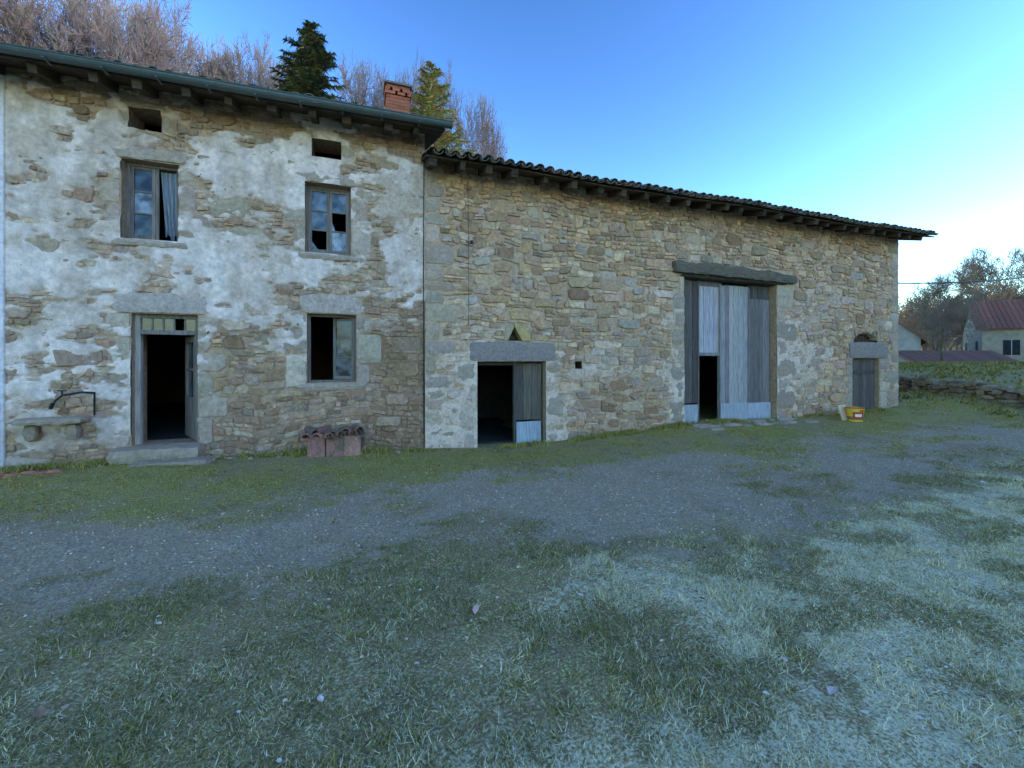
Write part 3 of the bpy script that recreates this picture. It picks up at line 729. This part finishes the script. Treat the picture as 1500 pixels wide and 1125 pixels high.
bk.tube([(bx + math.cos(a)*.2, by - .03 - abs(math.sin(a))*.04, bz + .33 - math.sin(a)*.17) for a in np.linspace(0, math.pi, 9)], .005, 5, (.4, .4, .4))
bk.build('paint_bucket', m_paint, None)
cbx = MB()
cx_, cy_ = 11.80, -.74; cz_ = float(gh(cx_, cy_))
cbx.add([(cx_-.24, cy_-.10, cz_), (cx_+.05, cy_-.10, cz_), (cx_+.05, cy_+.02, cz_+.40), (cx_-.24, cy_+.02, cz_+.38), (cx_-.24, cy_-.08, cz_), (cx_+.05, cy_-.08, cz_), (cx_+.05, cy_+.04, cz_+.40), (cx_-.24, cy_+.04, cz_+.38)],
        [(0,1,2,3),(4,7,6,5),(0,3,7,4),(1,5,6,2),(3,2,6,7)], (.66, .46, .27))
cbx.build('cardboard_sheet', M('cardboard', None, var=.12, bump=.1))
sl = MB()
for i in range(20):
    x = 7.2 + R.uniform(0, 3.2); y = -.25 - R.uniform(0, .6); z = float(gh(x, y)); w = R.uniform(.25, .55); sl.block(x, x+w, y, y+R.uniform(.15, .3), z-.05, z+R.uniform(.03, .065), vary((.38, .32, .24), .2), .012)
for i in range(44):
    x = R.choice([R.uniform(-4.8, 1), R.uniform(4, 13)]); y = -R.uniform(.05, .5); z = float(gh(x, y)); w = R.uniform(.05, .18); sl.block(x, x+w, y, y+R.uniform(.06, .15), z-.03, z+R.uniform(.015, .05), vary((.36, .29, .21), .3), .01)
sl.build('stone_slabs', m_gran)
bk2 = MB()
for i in range(5):
    x = -4.75 + i * .15; y = -.42 - R.uniform(0, .12); z = float(gh(x, y)); bk2.block(x, x+.17, y, y+.11, z-.02, z+.045, vary((.38, .16, .11), .2), .006)
bk2.build('loose_bricks', m_gran)

# ---------------------------------------------------------------- retaining wall
rw = empty('stone_retaining_wall'); mb = MB()
def xl(y): return float(np.interp(y, [-12, -6, -2.2, 3.5, 12], [15.5, 16.1, 17.2, 20, 23]))
y = -8.0
while y < 11.5:
    z = float(gh(xl(y) - .35, y)) - .15; top = float(gh(xl(y) + .5, y)) + R.uniform(-.14, .06)
    step = R.uniform(.16, .34)
    while z < top:
        h = R.uniform(.09, .2); dd = R.uniform(-.05, .05); yo = R.uniform(-.08, .08)
        xx = xl(y) + .05 + dd
        mb.block(xx - .05, xx + .35, y + yo, y + yo + step * R.uniform(.85, 1.1), z, z + h, vary((.22, .19, .13), .35), .02); z += h * .96
    y += step
mb.build('wall_stones', m_stone, rw)

# ---------------------------------------------------------------- far buildings
def far_house(name, cx, cy, rot, w, d, h, rise, wallc, roofc, wins=True, z0=.6):
    e = empty(name, (cx, cy, z0)); e.rotation_euler = (0, 0, rot)
    a = MB(); W, D = w/2, d/2
    a.add([(-W,-D,-.8),(W,-D,-.8),(W,-D,h),(-W,-D,h),(-W,D,-.8),(W,D,-.8),(W,D,h),(-W,D,h),(0,-D,h+rise),(0,D,h+rise)],
          [(0,1,2,8,3),(5,4,7,9,6),(0,3,7,4),(1,5,6,2)], wallc)
    a.build('walls', m_farwall, e)
    r = MB(); o = .35; k = rise / W
    for s in (-1, 1):
        n = int((d + .8) / .3)
        for i in range(n):
            y0_, y1_ = -D - .4 + i * (d + .8) / n, -D - .4 + (i + 1) * (d + .8) / n - .03
            xe = s * (W + o); ze = h - k * o
            r.add([(xe, y0_, ze), (xe, y1_, ze), (0, y1_, h + rise + .02), (0, y0_, h + rise + .02), (xe, y0_, ze + .1), (xe, y1_, ze + .1), (0, y1_, h + rise + .12), (0, y0_, h + rise + .12)],
                  [(0,1,2,3),(4,7,6,5),(0,4,5,1),(0,3,7,4),(1,5,6,2)], vary(roofc, .15))
    r.build('tiled_roof', m_tile, e)
    if wins:
        q = MB()
        for z in ([.9, 3.2] if h > 4.5 else [1.6]):
            for t in (-.3, .25):
                q.box(t*w - .4, t*w + .4, -D - .02, -D + .02, z, z + 1.2, (.03, .03, .035)); q.box(t*w - .5, t*w + .5, -D - .05, -D - .022, z - .12, z - .02, (.4, .37, .33))
                for s in (-1, 1):
                    q.box(*(sorted((s*(W-.02), s*(W+.03)))), t*d - .45, t*d + .45, z, z + 1.2, (.03, .03, .035))
                    q.box(*(sorted((s*(W+.032), s*(W+.06)))), t*d - .02, t*d + .02, z, z + 1.2, (.45, .43, .4))
        q.build('windows', m_farwall, e)
    return e
far_house('village_house', 53.6, 10.4, math.radians(-148), 7.5, 8, 3.9, 2.4, (.36, .29, .21), (.26, .09, .06))
far_house('gabled_house', 46.4, 18.2, math.radians(-62), 5.6, 9, 3.0, 2.7, (.40, .35, .29), (.20, .09, .065), False)
far_house('low_shed', 41.5, 11.3, math.radians(-110), 3.6, 7, 1.0, .8, (.30, .26, .21), (.24, .10, .07), False)

# ---------------------------------------------------------------- trees
def bare_mesh(name, seed, H, spread, colb, maxlev=5, tr=.2, mn=.018):
    r = random.Random(seed); mb = MB()
    def seg(p0, p1, r0, r1, n, c):
        d = (p1 - p0).normalized(); a = d.orthogonal().normalized(); b = d.cross(a); v = []
        for p, rr in ((p0, r0), (p1, r1)):
            for k in range(n): t = 2*math.pi*k/n; v.append(p + (a*math.cos(t) + b*math.sin(t))*rr)
        mb.add(v, [(k, (k+1) % n, n+(k+1) % n, n+k) for k in range(n)], c)
    def grow(p, d, L_, rad, lev):
        n = 4 if lev == 0 else (3 if lev < maxlev else 2); c = tuple(q * (.6 + .13 * lev) * r.uniform(.8, 1.2) for q in colb)
        r0 = rad
        for i in range(n):
            d = (d + Vector((r.gauss(0, 1), r.gauss(0, 1), r.gauss(0, .6))) * (.07 + .04 * lev) + Vector((0, 0, .03 * lev))).normalized()
            p1 = p + d * (L_ / n); r1 = rad * (1 - (i + 1) / n * .55)
            seg(p, p1, r0, r1, 6 if lev < 2 else 3, c); p = p1; r0 = r1
            if lev < maxlev and (lev > 0 or i >= 1):
                for _ in range(r.choice([1, 2, 2]) if lev < maxlev - 1 else 2):
                    az = r.uniform(0, 2*math.pi); ax = d.orthogonal().normalized(); ax.rotate(Quaternion(d, az))
                    nd = (d * r.uniform(.5, 1.0) + ax * r.uniform(.5, 1.0) * spread).normalized()
                    grow(p.copy(), nd, L_ * r.uniform(.5, .72), max(r1 * r.uniform(.45, .7), mn), lev + 1)
        if lev < maxlev: grow(p.copy(), d, L_ * .6, max(r0 * .8, mn), lev + 1)
    grow(Vector((0, 0, -.3)), Vector((0, 0, 1)), H * .42, tr, 0)
    vs = np.array(mb.v); xy = vs[:, :2]; hz = float(np.percentile(vs[:, 2], 99.3))
    me = bpy.data.meshes.new(name); me.from_pydata(mb.v, [], mb.f); me.update(); setcol(me, mb.c); me.materials.append(m_bark)
    return me, hz, float(np.percentile(np.hypot(xy[:, 0], xy[:, 1]), 93))
BT = [bare_mesh('bare_tree_mesh_%d' % i, 40 + i, 15, s, c, 5, .22) for i, (s, c) in enumerate([(.95, (.17, .125, .10)), (.8, (.19, .14, .105)), (1.0, (.165, .12, .105))])]
BL_ = [bare_mesh('distant_tree_mesh_%d' % i, 60 + i, 15, .9, c, 4, .22, .03) for i, c in enumerate([(.32, .18, .11), (.26, .17, .12)])]
def put(name, T, x, y, h, rot, rad):
    me, hz, rr = T
    o = bpy.data.objects.new(name, me); scene.collection.objects.link(o)
    s = h / hz; w_ = rad / rr; o.location = (x, y, float(gh(x, y)) - .1); o.scale = (w_, w_, s); o.rotation_euler = (0, 0, rot); return o
def at(px, y): # bearing from the yard, met at depth line y
    u = (px - 750) / 620; dxx, dyy = .9426*u + .3338, .9426 - .3338*u; t = (y + 8.2) / dyy; return dxx * t, t
k = 0
for (px, yy, top, rd) in [(-60, 26, -60, 6), (10, 24, -25, 5.4), (80, 28, -20, 5.8), (150, 31, -15, 5.8), (195, 26, 10, 4.8), (250, 27, 30, 5.0), (300, 30, 80, 4.8), (345, 27, 68, 5.0), (395, 31, 90, 4.4),
                          (520, 29, 100, 4.4), (560, 27, 108, 3.6), (668, 26, 128, 3.4), (700, 28, 152, 3.4), (-150, 28, -40, 7), (725, 31, 190, 2.8)]:
    x, t = at(px, yy); zt = 1.65 + (530 - top) * t / 620; g0 = float(gh(x, yy))
    put('bare_tree', BT[k % 3], x, yy, zt - g0, k * 1.9, rd); k += 1
def fir(name, x, y, H, rad, pal, seed, dens=1.0):
    r = random.Random(seed); e = empty(name, (x, y, float(gh(x, y)) - .2)); tb = MB()
    tb.tube([(0, 0, 0), (.05, 0, H*.4), (0, .04, H*.8), (0, 0, H)], [.26, .18, .07, .02], 7, (.10, .07, .05)); tb2 = MB()
    z = H * .35
    while z < H - .15:
        t = (H - z) / H; Lb = rad * (t ** .7) * r.uniform(.7, 1.1) + .12
        for k in range(int((4 + 4 * t) * dens) + 2):
            a = r.uniform(0, 6.283); L1 = Lb * r.uniform(.5, 1.15); dr = r.uniform(-.25, .15) if t < .3 else r.uniform(.0, .35)
            ca, sa = math.cos(a), math.sin(a); tb.tube([(0, 0, z), (ca*L1*.6, sa*L1*.6, z - dr*L1*.5), (ca*L1, sa*L1, z - dr*L1*.6)], [.03, .018, .006], 3, (.08, .06, .04))
            n = int(5 + L1 * 9)
            cb_ = r.choice(pal)
            for i in range(n):
                q = (i + .6) / n; px_, py_, pz = ca*L1*q, sa*L1*q, z - dr*L1*(.8*q - .2*q*q)
                wd = .12 + .24 * (1 - abs(q - .5)) * min(1, L1)
                for sgn in (-1, 1):
                    s2 = wd * r.uniform(.6, 1.5); tx, ty = -sa*sgn, ca*sgn; f = r.uniform(.3, .9)
                    tip = (px_ + (tx + ca*f)*s2, py_ + (ty + sa*f)*s2, pz - s2*r.uniform(-.2, .8)); w = .03 + .04*r.random()
                    tb2.add([(px_ - ca*w, py_ - sa*w, pz), (px_ + ca*w, py_ + sa*w, pz + w*.6), tip], [(0,1,2)], tuple(c * r.uniform(.6, 1.4) for c in cb_))
        z += .17 + .12 * t
    tb.build('trunk_and_branches', m_bark, e); tb2.build('needles', m_leaf, e)
x, t = at(455, 22); g0 = float(gh(x, 22)); fir('fir_tree', x, 22, 1.65 + (530-32)*t/620 - g0 + .2, 6.8, [(.07, .095, .05), (.05, .07, .04), (.13, .135, .06)], 5, 1.4)
x, t = at(632, 22); g0 = float(gh(x, 22)); fir('fir_tree', x, 22, 1.65 + (530-92)*t/620 - g0 + .2, 6.6, [(.38, .35, .15), (.28, .27, .12), (.44, .38, .19)], 9, .7)
put('bare_tree', BT[0], 39.5, 10.2, 6.3, 1, 2.6); put('bare_tree', BT[1], 88, 25, 16, 2, 7); put('bare_tree', BT[2], 66, 20, 8, 2, 4); put('bare_tree', BT[2], 97, 26, 18, 4, 8)
tl = empty('distant_tree_line'); rr = random.Random(3)
for i in range(40):
    x, t = at(rr.uniform(1290, 1560), 0); u = rr.uniform(70, 130); L0 = math.hypot(x, 8.2); x2, y2 = x / L0 * u, 8.2 / L0 * u - 8.2
    T = BL_[i % 2]; o = bpy.data.objects.new('tree', T[0]); scene.collection.objects.link(o); h = rr.uniform(6, 10); o.location = (x2, y2, float(gh(x2, y2)) - .2)
    o.scale = (4.5 / T[2], 4.5 / T[2], h / T[1]); o.rotation_euler = (0, 0, rr.uniform(0, 6)); o.parent = tl
up = empty('utility_pole'); mb = MB(); pz = float(gh(54, 6.5)); mb.tube([(54, 6.5, pz - .3), (54, 6.5, 10.3)], [.14, .10], 8, (.16, .13, .1)); mb.beam((53.4, 6.5, 9.9), (54.6, 6.5, 9.9), .1, .1, (.14, .12, .1)); mb.build('pole', m_bark, up)
mb = MB(); a = Vector((15.3, .1, 4.05)); b = Vector((54, 6.5, 10.0)); mb.tube([a.lerp(b, q) - Vector((0, 0, .8 * 4 * q * (1 - q) * .8)) for q in np.linspace(0, 1, 24)], .024, 5); mb.build('power_line', m_iron)

# ---------------------------------------------------------------- grass, gravel, leaves
def blades(name, n, xr, yr, hr, wr, colf, dens, lean=.8, tuft=7, sig=.016):
    nt = n // tuft
    tx = NR.uniform(xr[0], xr[1], nt * 3); ty = NR.uniform(yr[0], yr[1], nt * 3)
    k = NR.uniform(0, 1, nt * 3) < dens(tx, ty); tx, ty = tx[k][:nt], ty[k][:nt]
    x = np.repeat(tx, tuft) + NR.normal(0, sig, len(tx) * tuft); y = np.repeat(ty, tuft) + NR.normal(0, sig, len(tx) * tuft)
    m = len(x); z = gh(x, y) - .002; h = NR.uniform(hr[0], hr[1], m) * (.5 + fbm(x*2, y*2, 55)); w = NR.uniform(wr[0], wr[1], m); a = NR.uniform(0, 6.283, m)
    la = NR.uniform(0, 6.283, m); ln = NR.uniform(.1, lean, m) * h
    dx, dy = np.cos(a) * w, np.sin(a) * w
    V = np.stack([np.stack([x - dx, y - dy, z], -1), np.stack([x + dx, y + dy, z], -1), np.stack([x + np.cos(la)*ln*1.3, y + np.sin(la)*ln*1.3, z + h], -1)], 1).reshape(-1, 3)
    C = np.repeat(colf(x, y, m), 3, 0)
    npmesh(name, V, np.arange(m * 3).reshape(-1, 3), C, m_grass)
PG = np.array([(.09, .11, .035), (.21, .23, .085), (.36, .36, .17), (.54, .46, .32), (.74, .77, .64), (.85, .90, .84)])
def colg(x, y, m):
    g, mo, fr = zones(x, y); p = NR.uniform(0, 1, m); fr = np.clip(fr * (.55 + fbm(x*4, y*4, 77)), 0, 1)
    q = np.where(p < .06 + .66 * fr, np.where(NR.uniform(0, 1, m) < .6, 4, 5), np.where(p < .80, NR.randint(0, 3, m), np.where(p < .90, 3, 2)))
    return PG[q] * NR.uniform(.7, 1.1, (m, 1))
def dens1(x, y):
    g, mo, fr = zones(x, y); return np.clip((1 - g) * (.15 + 1.6 * ss(.40, .6, fbm(x*1.9, y*1.9, 66))), 0, 1)
blades('frosty_grass', 330000, (-3.2, 9.5), (-7.7, -3.8), (.008, .030), (.0012, .0030), colg, dens1, 1.6)
blades('frosty_grass', 24000, (-2.5, 8), (-7.6, -4.6), (.03, .055), (.0018, .0032), colg, lambda x, y: ss(.52, .7, fbm(x*2.2, y*2.2, 99)) * (1 - zones(x, y)[0]), 1.4, 20, .022)
blades('frosty_grass', 40000, (8, 17), (-9.5, -3.5), (.02, .05), (.003, .006), colg, dens1)
def colm(x, y, m):
    c = np.array([(.18, .20, .045), (.30, .32, .09), (.50, .47, .17), (.12, .14, .035), (.50, .40, .26)])
    return c[NR.choice(5, m, p=[.26, .26, .18, .12, .18])] * NR.uniform(.7, 1.2, (m, 1))
def dens2(x, y):
    g, mo, fr = zones(x, y); return np.clip(mo * (.1 + 1.6 * ss(.42, .6, fbm(x*1.8, y*1.8, 67))), 0, 1)
blades('mossy_grass', 70000, (-5, 17), (-3.6, -.03), (.01, .030), (.003, .006), colm, dens2)
blades('wall_foot_grass', 22000, (-5, 17), (-.42, -.06), (.04, .12), (.004, .007), colm, lambda x, y: ss(.45, .65, fbm(x*1.3, y*2, 68)) * ss(-.45, -.2, y))
blades('bank_grass', 50000, (15.5, 34), (-7, 12), (.05, .16), (.010, .02), lambda x, y, m: np.array([(.24, .25, .09), (.42, .38, .18), (.14, .15, .05)])[NR.randint(0, 3, m)] * NR.uniform(.6, 1.2, (m, 1)) * (.6 + .8 * fbm(x*.8, y*.8, 71)[:, None]), lambda x, y: .15 + ss(.35, .6, fbm(x*.9, y*.9, 72)))
def pebbles(name, n, xr, yr, sr, pal, dens):
    x = NR.uniform(xr[0], xr[1], n); y = NR.uniform(yr[0], yr[1], n); k = NR.uniform(0, 1, n) < dens(x, y); x, y = x[k], y[k]; m = len(x)
    s = sr[0] + (sr[1] - sr[0]) * NR.uniform(0, 1, m) ** 3; z = gh(x, y) + s * .15
    base = np.array([(1,0,0),(0,1,0),(-1,0,0),(0,-1,0),(0,0,.75),(0,0,-.6)], float)
    v = base[None] * s[:, None, None] * NR.uniform(.55, 1.2, (m, 6, 1)); a = NR.uniform(0, 6.28, m); c, d = np.cos(a)[:, None], np.sin(a)[:, None]
    vx = v[..., 0]*c - v[..., 1]*d; vy = v[..., 0]*d + v[..., 1]*c; V = np.stack([vx + x[:, None], vy + y[:, None], v[..., 2] + z[:, None]], -1).reshape(-1, 3)
    f = np.array([(0,1,4),(1,2,4),(2,3,4),(3,0,4),(1,0,5),(2,1,5),(3,2,5),(0,3,5)]); F = (f[None] + (np.arange(m) * 6)[:, None, None]).reshape(-1, 3)
    C = np.repeat(np.array(pal)[NR.randint(0, len(pal), m)] * NR.uniform(.6, 1.3, (m, 1)), 6, 0); npmesh(name, V, F, C, m_peb)
pebbles('gravel', 65000, (-4.5, 15), (-6, -1.6), (.003, .016), [(.40, .37, .33), (.28, .26, .23), (.56, .52, .47), (.42, .34, .25)], lambda x, y: .12 + .88 * zones(x, y)[0])
lf = MB()
def leaf(x, y, s, c, rot=None, asp=.6):
    a = R.uniform(0, 6.28) if rot is None else rot; z = float(gh(x, y)) + .018; t1, t2 = R.uniform(-.3, .3), R.uniform(.1, .5)
    P = [(-1, 0, 0), (-.4, -asp, t2), (.4, -asp*.8, t2*.8), (1, 0, t1), (.4, asp*.8, t2*.7), (-.4, asp, t2), (0, 0, -.1)]
    v = [(x + (p[0]*math.cos(a) - p[1]*math.sin(a))*s, y + (p[0]*math.sin(a) + p[1]*math.cos(a))*s, z + abs(p[2])*s*.6) for p in P]
    lf.add(v, [(0,1,6),(1,2,6),(2,3,6),(3,4,6),(4,5,6),(5,0,6)], c)
for i in range(800):
    x, y = R.uniform(-4, 12), -R.uniform(.2, 7.6); leaf(x, y, R.uniform(.008, .026), vary(R.choice([(.26, .15, .08), (.42, .29, .18), (.18, .11, .06), (.62, .50, .40)]), .3))
for i in range(160):
    x, y = R.uniform(-1.6, 4.5), -R.uniform(5.0, 7.4); leaf(x, y, R.uniform(.008, .018), vary(R.choice([(.30, .17, .09), (.48, .34, .22), (.15, .09, .05), (.70, .58, .48)]), .3))
leaf(.71, -5.48, .06, (.85, .48, .34), 1.2, .35)
leaf(2.2, -6.75, .04, (.6, .42, .36), .3, .5); leaf(8.0, -4.9, .04, (.8, .78, .76), 0, .6); leaf(-1.42, -5.6, .04, (.34, .17, .10)); leaf(.15, -6.55, .028, (.7, .58, .48)); leaf(1.45, -5.55, .025, (.7, .56, .46))
lf.build('fallen_leaves', m_leaf)

# ---------------------------------------------------------------- light, sky, camera
EL = math.radians(17)
w = bpy.data.worlds.new('World'); scene.world = w; w.use_nodes = True; N = w.node_tree.nodes; L = w.node_tree.links
sk = N.new('ShaderNodeTexSky'); sk.sky_type = 'NISHITA'; sk.sun_disc = False; sk.sun_elevation = EL; sk.sun_rotation = math.atan2(SX, SY)
sk.air_density = 1.15; sk.dust_density = .15; sk.ozone_density = 2.2
gm = N.new('ShaderNodeGamma'); gm.inputs[1].default_value = 1.9; L.new(sk.outputs[0], gm.inputs[0])
bg = N['Background']; bg.inputs['Strength'].default_value = .195; L.new(gm.outputs[0], bg.inputs['Color'])
ld = bpy.data.lights.new('sun', 'SUN'); ld.energy = 3.0; ld.angle = math.radians(.5); ld.color = (1, .92, .82)
lo = bpy.data.objects.new('sun', ld); scene.collection.objects.link(lo)
lo.rotation_euler = Vector((SX*math.cos(EL), SY*math.cos(EL), math.sin(EL))).to_track_quat('Z', 'Y').to_euler()
cd = bpy.data.cameras.new('camera'); co = bpy.data.objects.new('camera', cd); scene.collection.objects.link(co)
cd.sensor_width = 36; cd.lens = 620 / 1500 * 36; cd.shift_y = -32.5 / 1500; cd.clip_end = 2000; cd.clip_start = .05
co.location = (0, -8.2, 1.65); co.rotation_euler = (math.radians(90), 0, math.radians(-19.5)); scene.camera = co
